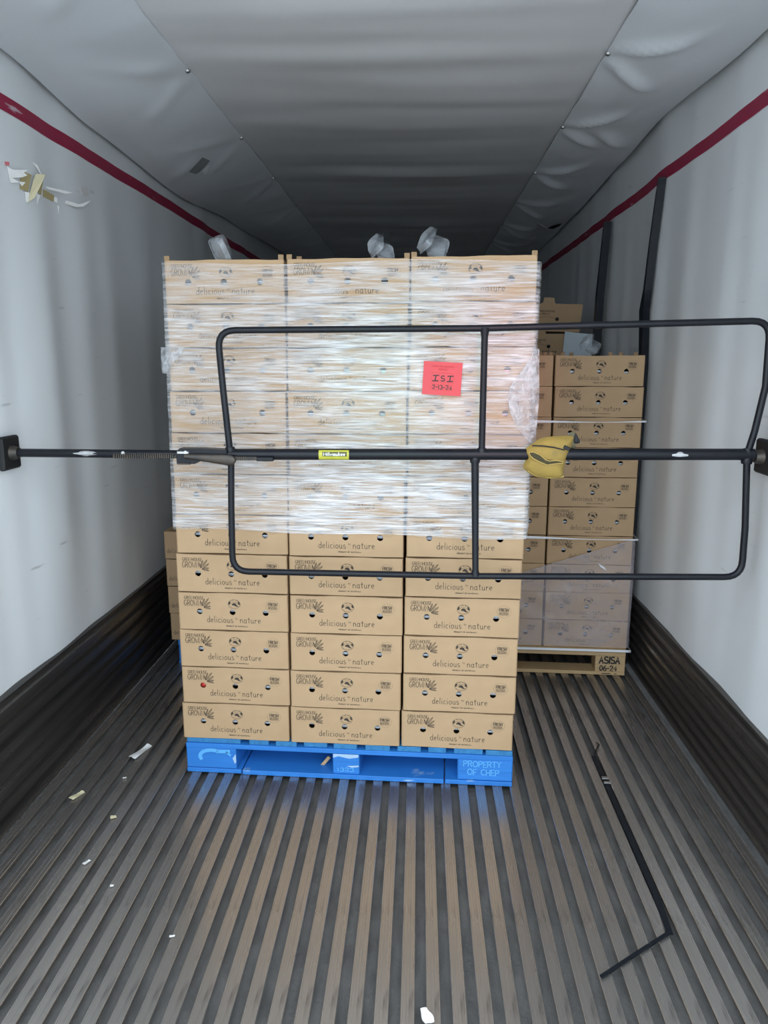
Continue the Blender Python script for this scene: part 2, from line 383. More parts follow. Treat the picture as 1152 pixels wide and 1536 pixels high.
# ------------------------------------------------------------------ the trailer shell
def wall_bulge(y, z, seed):
    """vertical ripples of the liner"""
    n = noise.noise(Vector((y * 1.9, z * 0.22, seed))) * 0.020
    n += noise.noise(Vector((y * 3.6, z * 0.35, seed + 9))) * 0.027
    n += noise.noise(Vector((y * 7.0, z * 0.8, seed + 5))) * 0.007
    n = max(-.021, min(.021, n)) * (0.25 + 0.75 * max(0, min(1, (z - .35) / .5))) * (1 - 0.6 * max(0, min(1, (z - 1.9) / .35)))
    return n
def wallx(side, y, z):
    return (XL + wall_bulge(y, z, 3.1)) if side < 0 else (XR - wall_bulge(y, z, 8.7))
def side_wall(side, name, label):
    mb = MB()
    mb.slab(lambda a, b: (wallx(side, Y0 + (Y1 - Y0) * a, ROOF * b), Y0 + (Y1 - Y0) * a, ROOF * b), 300, 14, (side * 0.06, 0, 0))
    o = mb.obj(name, M['wall']); struct(o, label, 'wall')
    # red load line, a thin painted tape following the liner
    mb = MB(); ins = -side * 0.0015
    def st(a, b):
        y = Y0 + (Y1 - Y0) * a; z = 2.333 + 0.052 * b + 0.006 * noise.noise(Vector((y * .5, 4 + side, 0)))
        return (wallx(side, y, z) + ins, y, z)
    mb.grid(st, 300, 2)
    mb.obj('red_stripe', M['red'], o)['label'] = 'dark red stripe line along the wall'
    return o
wl = side_wall(-1, 'wall_left', 'rippled white liner wall on the left of the trailer')
wr = side_wall(1, 'wall_right', 'rippled white liner wall on the right of the trailer')
struct(MB().box(XL - .06, XR + .06, Y1, Y1 + .06, 0, ROOF).obj('wall_back', M['wall']), 'white bulkhead wall deep inside the trailer', 'wall')
struct(MB().box(XL - .06, XR + .06, Y0, Y1 + .06, ROOF, ROOF + .05).obj('trim_3', M['roof']), 'roof skin above the grey ceiling chute', 'roof')

# ceiling: grey fabric air chute, side panels hung from a row of rivets
CL, CR, CZ = -0.872, 0.650, 2.60
def ceil_z(x, y):
    t = (x - CL) / (CR - CL); edge = math.sin(math.pi * max(0, min(1, t)))
    w = 0.026 * noise.noise(Vector((x * 0.35, y * 3.1, 5.0))) + 0.012 * noise.noise(Vector((x * 0.8, y * 7.0, 1.0)))
    return CZ - 0.012 * edge + w * (0.25 + 0.75 * edge)
mb = MB(); mb.slab(lambda a, b: (CL - .05 + (CR - CL + .10) * a, Y0 + (Y1 - Y0) * b, ceil_z(CL - .05 + (CR - CL + .10) * a, Y0 + (Y1 - Y0) * b)), 24, 320, (0, 0, 0.012))
ceiling = struct(mb.obj('ceiling', M['fabric']), 'sagging grey vinyl air chute along the ceiling', 'ceiling')
LEFT_LIP = [(0.2, 2.55), (2.6, 2.51), (3.3, 2.462), (4.35, 2.432), (5.6, 2.50), (7.6, 2.565), (13, 2.56)]
RIGHT_LIP = [(0.2, 2.55), (2.75, 2.558), (3.79, 2.61), (4.46, 2.585), (5.67, 2.547), (7, 2.53), (13, 2.54)]
LR = [2.18, 3.05, 3.92, 4.74, 5.55, 6.4, 7.25, 8.1]; RRV = [2.1, 2.95, 3.80, 4.65, 5.5, 6.35, 7.2, 8.05]
def side_panel(side):
    tab = LEFT_LIP if side < 0 else RIGHT_LIP
    xi = CL if side < 0 else CR; xo = (XL + 0.02) if side < 0 else (XR - 0.02)
    riv = LR if side < 0 else RRV; amp = 0.30 if side < 0 else 1.0
    def fn(a, b):
        y = Y0 + (Y1 - Y0) * b; zi = ceil_z(xi, y) - 0.004; zo = interp(tab, y)
        x = xi + (xo - xi) * a; z = zi + (zo - zi) * a
        z -= 0.035 * math.sin(math.pi * a)                              # belly of the fabric
        z += 0.020 * noise.noise(Vector((x * 3.0, y * 1.6, side * 4.0))) * math.sin(math.pi * a)
        d = min(abs(y - r) for r in riv)
        z -= amp * 0.012 * (1 - a) * min(1, d / 0.42) ** 0.7             # scallops between the rivets
        z -= amp * 0.026 * math.exp(-((d - 0.03 - 0.40 * a) / 0.045) ** 2) * math.sin(math.pi * min(1, a * 1.6 + .05)) * (1 if a < .6 else 0)
        z -= amp * 0.03 * math.exp(-((y - 3.9 - .5 * (a - .5)) / .05) ** 2) * math.exp(-((a - .62) / .2) ** 2)
        z += amp * 0.007 * noise.noise(Vector((x * 9, y * 6, 2.0))) * math.sin(math.pi * a)
        return (x, y, z)
    mb = MB(); mb.slab(fn, 22, 380, (0, 0, 0.006))
    o = mb.obj('side_panel', M['vinyl'], ceiling)
    o['label'] = 'sloping grey fabric strip between ceiling and wall'
    for y in riv:
        p = fn(0.0, (y - Y0) / (Y1 - Y0))
        b = MB(); b.tube([(0, 0, 0.002), (0, 0, -0.003), (0, 0, -0.006)], [0.011, 0.011, 0.006], 10)
        b.obj('rivet', M['bare'], ceiling, (p[0] - side * -0.004, y, p[2] - 0.004))
    return fn
panelL = side_panel(-1); panelR = side_panel(1)

# floor: sheet with lengthwise extruded rails
floor = MB().box(XL - .06, XR + .06, Y0, Y1, -0.06, -0.026).obj('floor', M['groove'])
struct(floor, 'grooved dark aluminium trailer floor', 'floor')
rp = [(-.009, -.028), (-.009, -.006), (-.0165, -.005), (-.0175, -.0015), (-.0160, 0), (-.0125, 0), (-.0120, -.0009), (-.004, -.0009), (-.0035, -.0002),
      (.0035, -.0002), (.004, -.0009), (.0120, -.0009), (.0125, 0), (.0160, 0), (.0175, -.0015), (.0165, -.005), (.009, -.006), (.009, -.028)]
rail_me = MB().prism(rp, Y0, Y1, 'y').mesh('floor_rail', M['rail'])
x = 0.173 - 24 * 0.0625
while x < XR - 0.03:
    if x > XL + 0.03: link('floor_rail', rail_me, floor, (x, 0, 0))
    x += 0.0625
# kick plates along both walls
def kick(side, name, h, label):
    X = XL if side < 0 else XR; s = -side
    pts = [(X + s * .002, 0.0)]
    k = 7
    for i in range(k):
        z0 = h * i / k; z1 = h * (i + 1) / k
        pts += [(X + s * .014, z0 + .002), (X + s * .030, z0 + .008), (X + s * .030, z1 - .026), (X + s * .014, z1 - .020)]
    pts += [(X + s * .018, h), (X - s * .020, h + .004), (X - s * .020, 0.0)]
    o = MB().prism(pts if side < 0 else pts, Y0, Y1, 'y').obj(name, M['kick'])
    return struct(o, label, 'kick plate')
kick(-1, 'trim_1', 0.437, 'dark scuffed metal kick plate under the left wall')
kick(1, 'trim_2', 0.355, 'dark scuffed metal kick plate under the right wall')
# yard outside the open doors
struct(MB().box(-30, 30, -40, Y0 - .05, -1.35, -1.25).obj('ground', M['ground']), 'pale concrete yard outside the trailer', 'ground')

# ------------------------------------------------------------------ cartons
CW, CD, CH = 0.402, 0.50, 0.1405
HOLES = [0.195 * CW - CW / 2, 0.497 * CW - CW / 2, 0.80 * CW - CW / 2]; HZ = CH * 0.49; HR = 0.0108
def carton_body(seed, open_top=False):
    rnd = random.Random(seed); mb = MB(); s = 0.018; n = 20
    ph = [rnd.uniform(0, 6.28) for _ in range(3)]
    def topz(x): return CH - 0.0012 + 0.0011 * math.sin(x * 19 + ph[0]) + 0.0008 * math.sin(x * 47 + ph[1])
    def botz(x): return 0.0006 + 0.0006 * (1 + math.sin(x * 23 + ph[2]))
    xs = [-CW / 2, -CW / 2 + .004]
    for h in HOLES: xs += [h - s, h + s]
    xs += [CW / 2 - .004, CW / 2]
    fine = []
    for a, b in zip(xs, xs[1:]):
        k = 1 if (b - a) < .04 else 3
        fine += [a + (b - a) * i / k for i in range(k)]
    fine.append(xs[-1])
    def yy(x): return 0.003 if abs(abs(x) - CW / 2) < 1e-6 else 0.0
    zs = [HZ - s, HZ + s]
    for a, b in zip(fine, fine[1:]):
        A = (a, yy(a)); B = (b, yy(b))
        ishole = any(abs(a - (h - s)) < 1e-6 for h in HOLES)
        mb.add([(a, A[1], botz(a)), (b, B[1], botz(b)), (b, B[1], zs[0]), (a, A[1], zs[0])], [(0, 1, 2, 3)])
        mb.add([(a, A[1], zs[1]), (b, B[1], zs[1]), (b, B[1], topz(b)), (a, A[1], topz(a))], [(0, 1, 2, 3)])
        if not ishole: mb.add([(a, A[1], zs[0]), (b, B[1], zs[0]), (b, B[1], zs[1]), (a, A[1], zs[1])], [(0, 1, 2, 3)])
        else:
            c = (a + b) / 2; inn = []; out = []; back = []
            for k in range(n):
                t = 2 * math.pi * k / n + math.pi / 4; cx, cz = math.cos(t), math.sin(t); m = max(abs(cx), abs(cz))
                inn.append((c + HR * cx, 0, HZ + HR * cz)); back.append((c + HR * cx, .004, HZ + HR * cz)); out.append((c + s * cx / m, 0, HZ + s * cz / m))
            vs = out + inn + back
            mb.add(vs, [(k, (k + 1) % n, n + (k + 1) % n, n + k) for k in range(n)] + [(n + k, n + (k + 1) % n, 2 * n + (k + 1) % n, 2 * n + k) for k in range(n)])
        # top and bottom flaps
        if not open_top: mb.add([(a, A[1], topz(a)), (b, B[1], topz(b)), (b, CD, topz(b)), (a, CD, topz(a))], [(0, 1, 2, 3)])
        else: mb.add([(a, A[1], topz(a)), (b, B[1], topz(b)), (b, .006, topz(b) - .001), (a, .006, topz(a) - .001)], [(0, 1, 2, 3)]); mb.add([(a, .006, topz(a)), (b, .006, topz(b)), (b, .006, .08), (a, .006, .08)], [(0, 1, 2, 3)])
        mb.add([(a, A[1], botz(a)), (a, CD, botz(a)), (b, CD, botz(b)), (b, B[1], botz(b))], [(0, 1, 2, 3)])
    for x in (-CW / 2, CW / 2):
        mb.add([(x, .003, botz(x)), (x, CD, botz(x)), (x, CD, topz(x)), (x, .003, topz(x))], [(0, 1, 2, 3)])
    mb.add([(-CW / 2, CD, 0), (CW / 2, CD, 0), (CW / 2, CD, CH), (-CW / 2, CD, CH)], [(0, 1, 2, 3)])
    if open_top: mb.add([(-CW / 2, .0, .085), (CW / 2, 0, .085), (CW / 2, CD, .085), (-CW / 2, CD, .085)], [(0, 1, 2, 3)])
    return mb.mesh('carton_body', M['kraft'])
BODY = [carton_body(i) for i in range(4)]
PY = -0.0007
def U(u): return -CW / 2 + CW * u
def V(v): return CH * (1 - v)
def print_logo():
    mb = MB()
    write(mb, 'GREENHOUSE', U(.057), V(.185), CH * .085, .0013, width=CW * .18, y=PY)
    write(mb, 'GROWN', U(.055), V(.355), CH * .145, .0019, width=CW * .152, y=PY)
    for (x0, z0, x1, z1, w) in ((.225, .36, .285, .14, .0030), (.235, .38, .30, .24, .0030), (.235, .39, .30, .36, .0028), (.235, .40, .30, .43, .0026), (.225, .37, .205, .22, .0024), (.22, .34, .245, .15, .0022)):
        pts = lens(U(x0), V(z0), U(x1), V(z1), w)
        ribbon(mb, pts + [pts[0]], .0009, PY)
        ribbon(mb, [(U(x0), V(z0)), (U(x1), V(z1))], .0007, PY)
        a = Vector((U(x0), V(z0))); b = Vector((U(x1), V(z1))); d = b - a; k = Vector((-d.y, d.x)).normalized()
        for t in (.3, .5, .7):
            q = a + d * t; ribbon(mb, [q, q + k * w * .8 + d * .12], .0007, PY); ribbon(mb, [q, q - k * w * .8 + d * .12], .0007, PY)
    return mb.mesh('printed_logo', M['ink'])
def print_emblem():
    mb = MB(); cx, cz = U(.515), V(.29); rx, ry = CW * .056, CH * .125
    ribbon(mb, arc(cx, cz, rx, ry, 0, 360, 30), .0007, PY)
    ribbon(mb, arc(cx, cz, rx * .90, ry * .84, 150, 400, 20), .0006, PY)
    for i in range(15):                                  # curved caption round the upper rim
        a = 160 - i * 9.4
        if i in (4, 8): continue
        ribbon(mb, [(cx + rx * .86 * math.cos(R(a)), cz + ry * .80 * math.sin(R(a))), (cx + rx * .99 * math.cos(R(a)), cz + ry * .99 * math.sin(R(a)))], .0013, PY)
    for s in (165, 15):                                 # dark wedges either side
        fill(mb, arc(cx, cz, rx * .95, ry * .92, s - 22, s + 22, 5) + arc(cx, cz, rx * .68, ry * .62, s + 22, s - 22, 5), PY)
    ribbon(mb, arc(cx, cz - ry * .12, rx * .62, ry * .62, 10, 170, 12), .0010, PY)
    for i in range(0):
        a = 15 + i * 18.75
        ribbon(mb, [(cx + rx * .36 * math.cos(R(a)), cz - ry * .12 + ry * .34 * math.sin(R(a))), (cx + rx * .55 * math.cos(R(a)), cz - ry * .12 + ry * .55 * math.sin(R(a)))], .0008, PY)
    fill(mb, arc(cx, cz - ry * .25, rx * .40, ry * .52, 180, 0, 8), PY); fill(mb, [(cx - rx * .1, cz - ry * .25), (cx + rx * .45, cz - ry * .25), (cx + rx * .72, cz - ry * .55), (cx + rx * .3, cz - ry * .5)], PY)
    return mb.mesh('sun_emblem', M['ink'])
def print_stamp():
    mb = MB(); cx, cz = U(.866), V(.32); rx, ry = CW * .061, CH * .155
    for i in range(22): ribbon(mb, arc(cx, cz, rx, ry, i * 16.36, i * 16.36 + 10.5, 3), .0006, PY)
    write(mb, 'FRESH', cx - rx * .66, cz + ry * .08, CH * .075, .0021, width=rx * 1.32, y=PY)
    ribbon(mb, [(cx - rx * .66, cz - ry * .04), (cx + rx * .66, cz - ry * .04)], .0005, PY)
    write(mb, 'DELICIOUS', cx - rx * .66, cz - ry * .50, CH * .058, .0011, width=rx * 1.32, y=PY)
    ribbon(mb, [(cx - rx * .5, cz - ry * .62), (cx + rx * .5, cz - ry * .62)], .0005, PY)
    return mb.mesh('fresh_stamp', M['ink'])
def print_slogan():
    mb = MB()
    write(mb, 'delicious', U(.262), V(.790), CH * .155, .0017, LW, width=CW * .238, y=PY)
    write(mb, 'by', U(.522), V(.695), CH * .042, .0007, LW, width=CW * .022, y=PY)
    write(mb, 'nature', U(.563), V(.790), CH * .155, .0017, LW, width=CW * .190, y=PY)
    write(mb, 'PRODUCT OF GUATEMALA', U(.435), V(.895), CH * .026, .0010, width=CW * .20, y=PY)
    return mb.mesh('slogan', M['ink'])
LOGO, EMBLEM, STAMP, SLOGAN = print_logo(), print_emblem(), print_stamp(), print_slogan()
def rim_mesh(seed):
    """ribbed rim of a plastic punnet seen through a hole"""
    rnd = random.Random(seed); dz = rnd.uniform(-.005, .004)
    prof = [(.016, -.0010 + dz), (.016, .0014 + dz), (.05, .0014 + dz), (.05, -.0075 + dz), (.020, -.0075 + dz), (.020, -.0056 + dz), (.030, -.0056 + dz), (.030, -.0010 + dz)]
    return MB().prism(prof, -.03, .03, 'x').mesh('punnet_rim', M['clear_white'])
RIM = [rim_mesh(i) for i in range(6)]
EDGE = MB().box(-.0015, .0015, -.0016, .006, 0.004, CH - .004).mesh('corner_edge', M['kraft_edge'])
TAB = MB().box(-.009, .009, .001, .005, 0, .018, .001).mesh('stacking_tab', M['kraft_edge'])
LAST = [None]
def carton(loc, rz, label, group, rnd, show=True, tabs=(), name='produce_carton', partial=None):
    o = link(name, rnd.choice(BODY), None, loc, (0, 0, rz))
    tag(o, label, 'carton', group); LAST[0] = o
    if show:
        parts = [('printed_logo', LOGO), ('sun_emblem', EMBLEM), ('fresh_stamp', STAMP), ('slogan', SLOGAN)]
        for nme, me in parts:
            if partial is None or nme in partial: link(nme, me, o)
        for h in HOLES: link('punnet_rim', rnd.choice(RIM), o, (h, 0, HZ))
    for tx, ty in tabs: link('stacking_tab', TAB, o, (tx, ty, CH - .004))
    return o
ORD = ['bottom', 'second', 'third', 'fourth', 'fifth', 'sixth', 'seventh', 'eighth', 'ninth', 'tenth', 'eleventh', 'top']
COLS = ['left', 'middle', 'right']
SA = R(-2.31); SX, SY, SZ = -0.2565, 2.5485, 0.138
ROW = 0.1433
def stackpt(lx, ly, z):
    c, s = math.cos(SA), math.sin(SA)
    return (SX + c * lx - s * ly, SY + s * lx + c * ly, z)
rnd = random.Random(21)
HIDDEN = 'plain brown produce carton hidden behind the printed front of its stack'
for i in range(12):
    for c in range(3):
        lx = (c - 1) * 0.4105 - 0.004 + 0.024 * i / 11 + rnd.uniform(-.0022, .0022)
        ly = 0.004 + rnd.uniform(-.0025, .003)
        dz = [0, 0, 0.003][c] if i else [0, 0, 0.001][c]
        if i < 6: lab = 'bare brown produce carton, %s row up, %s column of front stack' % (ORD[i], COLS[c])
        elif i == 6: lab = 'half-wrapped brown carton, seventh row up, %s column of front stack' % COLS[c]
        else: lab = 'film-wrapped brown carton, %s row up, %s column of front stack' % (ORD[i], COLS[c])
        if i == 0: lab = lab.replace('bottom row up', 'bottom row on blue pallet')
        if i == 11: lab = lab.replace('top row up', 'top row')
        tabs = ()
        if i == 11: tabs = [(-.192, .0), (.192, .0)] if c != 1 else [(-.193, .0), (-.17, .05), (.193, .0)]
        o = carton(stackpt(lx, ly, SZ + i * ROW + dz), SA + rnd.uniform(-.003, .003), lab, 'cartons of the front stack', rnd, tabs=tabs)
        if i == 1 and c == 0:
            mb = MB(); mb.grid(lambda a, b: (.016 * math.cos(2 * math.pi * a) * math.sin(math.pi * b), .016 * math.sin(2 * math.pi * a) * math.sin(math.pi * b), .014 * math.cos(math.pi * b)), 14, 9)
            mb.obj('tomato', M['tomato'], o, (HOLES[0], .019, HZ))['label'] = 'red tomato showing through the left hole'
        b = link('produce_carton', BODY[0], None, stackpt(lx, ly + CD + .006, SZ + i * ROW), (0, 0, SA))
        tag(b, HIDDEN, 'carton', 'hidden cartons')

# ---- rear stack on the right
RA = R(-2.5); RX, RY, RZ = 1.032, 3.552, 0.138     # right front corner
def rpt(lx, ly, z):
    c, s = math.cos(RA), math.sin(RA)
    return (RX + c * lx - s * ly, RY + s * lx + c * ly, z)
for i in range(10):
    for c in range(2):
        lx = -.204 - c * .412 + rnd.uniform(-.003, .003); ly = rnd.uniform(-.003, .003) + .002
        side = 'rightmost' if c == 0 else 'next to rightmost'
        nm = 'top' if i == 9 else ORD[i]
        st = 'grey-film-covered' if i < 3 else ('strapped' if i in (3, 6) else 'brown')
        tabs = [(-.165, .03), (-.10, .2), (.05, .03), (.10, .04), (.165, .03)] if i == 9 and c == 0 else ([(.14, .02), (.165, .02), (.19, .02)] if i == 9 else ())
        lab = '%s carton, %s row, %s column of rear right stack' % (st, nm, side)
        carton(rpt(lx, ly, RZ + i * .1416), RA + rnd.uniform(-.004, .004), lab, 'cartons of the rear right stack', rnd, tabs=tabs)
# ---- rear stack on the left
for i in range(4):
    w = ['bottom', 'second', 'third', 'top'][i]
    carton((-1.262 + .201 + [.012, .004, 0, -.004][i] * .6, 3.60, .128 + i * .1427), R(-1.0), 'brown carton peeking out left behind the front stack, %s of four' % w, 'cartons of the rear left stack', rnd, partial=())
    link('slogan', SLOGAN, bpy.context.scene.collection.objects[-1] if False else LAST[0], (-.092, 0, 0))

# ------------------------------------------------------------------ pallets
def block_mesh(m, w, d, h): return MB().box(-w / 2, w / 2, 0, d, 0, h, .003)
def blue_pallet():
    t = empty('blue_pallet', (SX, SY, 0), (0, 0, SA)); W = 1.219; D = 1.016; h = W / 2
    tag(t, 'bright blue painted wooden pallet under the front carton stack', 'pallet')
    fr = 0.0
    MB().box(-h, -.40, fr, fr + .17, 0, .017, .002).obj('bottom_board', M['bluewood'], t)
    MB().box(-.395, .36, fr - .004, fr + .17, 0, .018, .002).obj('bottom_board', M['bluewood'], t)
    MB().box(.365, h, fr - .002, fr + .17, 0, .017, .002).obj('bottom_board', M['bluewood'], t)
    for (a, b) in ((-h, -.418), (-.052, .048), (.41, h)):
        MB().box(a, b, fr + .002, fr + .143, .018, .100, .003).obj('block', M['bluewood'], t)
        MB().box(a, b, D - .14, D, .018, .100, .003).obj('block', M['bluewood'], t)
    MB().box(-h + .01, h - .01, .172, .20, .004, .100, .003).obj('middle_bearer', M['bluewood'], t)
    MB().box(-h, h, D - .10, D, 0, .017, .002).obj('bottom_board', M['bluewood'], t)
    MB().box(-h, h, fr, fr + .12, .100, .118, .002).obj('stringer_board', M['bluewood'], t)
    MB().box(-h, h, D - .12, D, .100, .118, .002).obj('stringer_board', M['bluewood'], t)
    x = -h + .002; ws = [.235, .085, .09, .10, .10, .105, .10, .075, .12, .11]; gs = [.038, .032, .03, .028, .035, .03, .03, .032, .012, 0]
    tot = sum(ws) + sum(gs); k = (W - .004) / tot
    for w, g in zip(ws, gs):
        MB().box(x, x + w * k, .006 + rnd.uniform(-.004, .004), D, .118, .1375, .002).obj('deck_board', M['blueend'], t)
        x += (w + g) * k
    y = fr + .0012
    mb = MB(); ribbon(mb, arc(-.512, .066, .045, .026, 60, 205, 12), .014, y)
    ribbon(mb, [(-.49, .087), (-.445, .089)], .014, y); ribbon(mb, [(-.455, .085), (-.44, .074)], .008, y)
    mb.obj('painted_mark', M['paleblue'], t)['label'] = 'pale blue curved mark'
    mb = MB(); write(mb, 'PROPERTY', .432, .072, .022, .0035, width=.135, y=y, wob=.05); write(mb, 'OF CHEP', .447, .040, .022, .0035, width=.115, y=y, wob=.05)
    mb.obj('stencil_lettering', M['paleblue'], t)['label'] = 'pale blue two-line stencil lettering'
    mb = MB(); write(mb, '1323', -.035, .030, .014, .003, width=.062, y=y, wob=.06)
    mb.obj('stencil_lettering', M['paleblue'], t)
    for pts in ([(-.05, .099), (.045, .099), (.044, .088), (.01, .082), (-.03, .090), (-.05, .083)], [(.0, .052), (.045, .056), (.046, .050), (.02, .046)],
                [(-.432, .062), (-.419, .080), (-.4185, .046), (-.424, .040)]):
        mb = MB(); fill(mb, pts, y - .0002); mb.obj('paint_scrape', M['whitepaint'], t)
    mb = MB(); mb.box(-.006, .006, 0, .006, 0, .05); mb.obj('wood_splinter', M['pine'], t, (-.105, .06, .012), (0, R(38), 0))
    return t
blue_pallet()
def pine_pallet(loc, rz, label, W=1.219, stencil=True, x1=0.0):
    t = empty('wooden_pallet', loc, (0, 0, rz)); tag(t, label, 'pallet')
    a0 = x1 - W; D = 1.0
    MB().box(a0, x1, 0, .10, 0, .018, .002).obj('bottom_board', M['pine'], t)
    MB().box(a0, x1, D - .1, D, 0, .018, .002).obj('bottom_board', M['pine'], t)
    for (a, b) in ((a0, a0 + .145), ((a0 + x1) / 2 - .07, (a0 + x1) / 2 + .07), (x1 - .145, x1)):
        for y in (.002, .45, D - .1): MB().box(a, b, y, y + .1, .018, .10, .002).obj('block', M['pine'], t)
    MB().box(a0, x1, 0, .10, .10, .118, .002).obj('stringer_board', M['pine'], t)
    MB().box(a0, x1, D - .1, D, .10, .118, .002).obj('stringer_board', M['pine'], t)
    for k in range(7):
        y = .002 + k * (D - .12) / 6
        MB().box(a0, x1, y, y + .11, .118, .1375, .002).obj('deck_board', M['pine'], t)
    if stencil:
        mb = MB(); write(mb, 'ASISA', x1 - .125, .062, .034, .0075, width=.098); write(mb, '06-24', x1 - .122, .024, .025, .0055, width=.082)
        ribbon(mb, [(x1 - .11, .008), (x1 - .07, .008)], .004); ribbon(mb, [(x1 - .05, .008), (x1 - .04, .008)], .004)
        for i in range(len(mb.v)): mb.v[i] = (mb.v[i][0], -.0008, mb.v[i][2])
        mb.obj('stencil_lettering', M['stencil'], t)['label'] = 'black two-line stencil lettering'
pine_pallet((RX - .004, RY - .004, 0), RA, 'bare pine pallet with black stencil under the rear right stack')
t = empty('blue_pallet', (-1.222, 3.605, 0), (0, 0, R(-1))); tag(t, 'shaded blue pallet end under the rear left cartons', 'pallet')
MB().box(0, 1.0, 0, .1, 0, .018).obj('bottom_board', M['bluewood'], t)
for a in (0, .45, .86): MB().box(a, a + .14, .002, .6, .018, .1, .003).obj('block', M['bluewood'], t)
MB().box(0, 1.0, 0, .6, .1, .127).obj('deck_board', M['bluewood'], t)

# third row, only its top shows
t3 = []
pine_pallet((1.0, 4.72, 0), R(-1), 'bare pine pallet deep behind the rear right stack', stencil=False)
for i in range(10):
    for c in range(2):
        b = link('produce_carton', BODY[1], None, (1.0 - .21 - .41 * c, 4.725, .1385 + i * .1414), (0, 0, R(-1)))
        tag(b, HIDDEN, 'carton', 'hidden cartons')
def display_carton(loc, rz, w, h, label):
    """taller tray carton with a tab on its front edge"""
    t = empty('display_carton', loc, rz); tag(t, label, 'carton', 'tabbed cartons behind the rear right stack')
    mb = MB()
    prof = [(-w / 2, 0), (w / 2 - .01, 0), (w / 2, h), (.035, h), (.03, h + .008), (.025, h + .035), (-.035, h + .037), (-.04, h + .008), (-.05, h), (-w / 2, h)]
    mb.prism(prof, 0, .004, 'y'); mb.obj('front_panel', M['kraft'], t)
    mb = MB(); mb.box(-w / 2, -w / 2 + .004, .004, .3, 0, h - .01); mb.obj('side_panel', M['kraft'], t)
    mb = MB(); mb.box(w / 2 - .014, w / 2 - .010, .004, .3, 0, h - .01); mb.obj('side_panel', M['kraft'], t)
    MB().box(-w / 2, w / 2 - .01, .004, .3, 0, .004).obj('base', M['kraft'], t)
    for hx in (-.105, .05):
        mb = MB(); fill(mb, arc(hx, h * .45, .011, .011, 0, 342, 19), -.0008); mb.obj('hand_hole', M['void'], t)
    mb = MB(); write(mb, 'GREENHOUSE', -.065, h * .70, .010, .0018, width=.10, y=-.0008); write(mb, 'GROWN', -.045, h * .60, .010, .0018, width=.05, y=-.0008)
    ribbon(mb, arc(-.015, h * .40, .06, .022, 30, 150), .0015, -.0008)
    write(mb, 'delicious nature', -.12, h * .16, .020, .003, LW, width=.22, y=-.0008)
    mb.obj('lettering', M['ink'], t)
    return t
display_carton((.735, 4.74, 1.5535), (0, 0, R(-2)), .40, .135, 'lower tabbed brown carton behind rear right stack, paper note on it')
display_carton((.788, 4.80, 1.706), (0, R(1.5), R(-2)), .40, .165, 'upper tabbed brown carton behind rear right stack')
MB().box(-.03, .03, 0, .0015, 0, .055).obj('paper_note', M['white'], None, (.625, 4.728, 1.625), (0, R(4), 0))
tag(bpy.data.objects['paper_note'], 'small white note on the lower tabbed carton behind right stack', 'note')
mb = MB(); mb.slab(lambda a, b: (-.10 + .2 * a + .01 * b, .01 * math.sin(3 * a), .15 * b - .02 * a * b), 6, 5, (0, .006, 0))
tag(mb.obj('foam_sheet', M['foam'], None, (.965, 4.70, 1.553), (R(-4), 0, 0)), 'pale grey foam sheet leaning behind the rear right stack', 'foam sheet')

# ------------------------------------------------------------------ clear clamshell punnets lying on the stacks
def clamshell(loc, rot, label, s=1.0):
    t = empty('clamshell_punnet', loc, rot); tag(t, label, 'punnet', 'clear punnets lying on top of the stacks')
    def tray(name, flip):
        mb = MB(); a, b, d = .06 * s, .045 * s, .026 * s
        def fn(u, v):
            th = 2 * math.pi * u; c, q = math.cos(th), math.sin(th)
            e = 5; k = (abs(c) ** e + abs(q) ** e) ** (-1 / e)
            if v < .2: r, z = 1.08, 0
            else: r = 1 - (v - .2) * .15; z = -(v - .2) / .8 * d
            r += .02 * math.sin(th * 16) if v >= .2 else 0
            return (a * c * k * r, b * q * k * r, z)
        mb.grid(fn, 48, 6)
        base = [fn(i / 24, 1) for i in range(24)]; mb.add(base, [tuple(range(24))])
        return mb.obj(name, M['clear'], t)
    b = tray('tray', 0); l = tray('lid', 1)
    l.location = (0, .05 * s, .01 * s); l.rotation_euler = (R(115), 0, 0)
    return t
TOPZ = SZ + 12 * ROW
p = stackpt(-.43, .14, TOPZ + .046)
clamshell(p, (R(20), R(58), R(60)), 'clear plastic punnet tipped on top of left carton column', .66)
clamshell(stackpt(.13, .16, TOPZ + .042), (R(15), R(-42), R(100)), 'clear plastic punnet lying on top of middle carton column', .66)
clamshell(stackpt(.31, .16, TOPZ + .052), (R(30), R(-48), R(70)), 'clear open punnet standing on top of right carton column', .74)
clamshell(rpt(-.20, .22, RZ + 10 * .1416 + .044), (R(30), R(-35), R(60)), 'clear plastic punnet lying on top of rear right stack', .7)
clamshell((.72, 4.95, 1.885), (R(10), R(10), R(30)), 'clear plastic punnet on the upper tabbed carton behind right stack', .9)

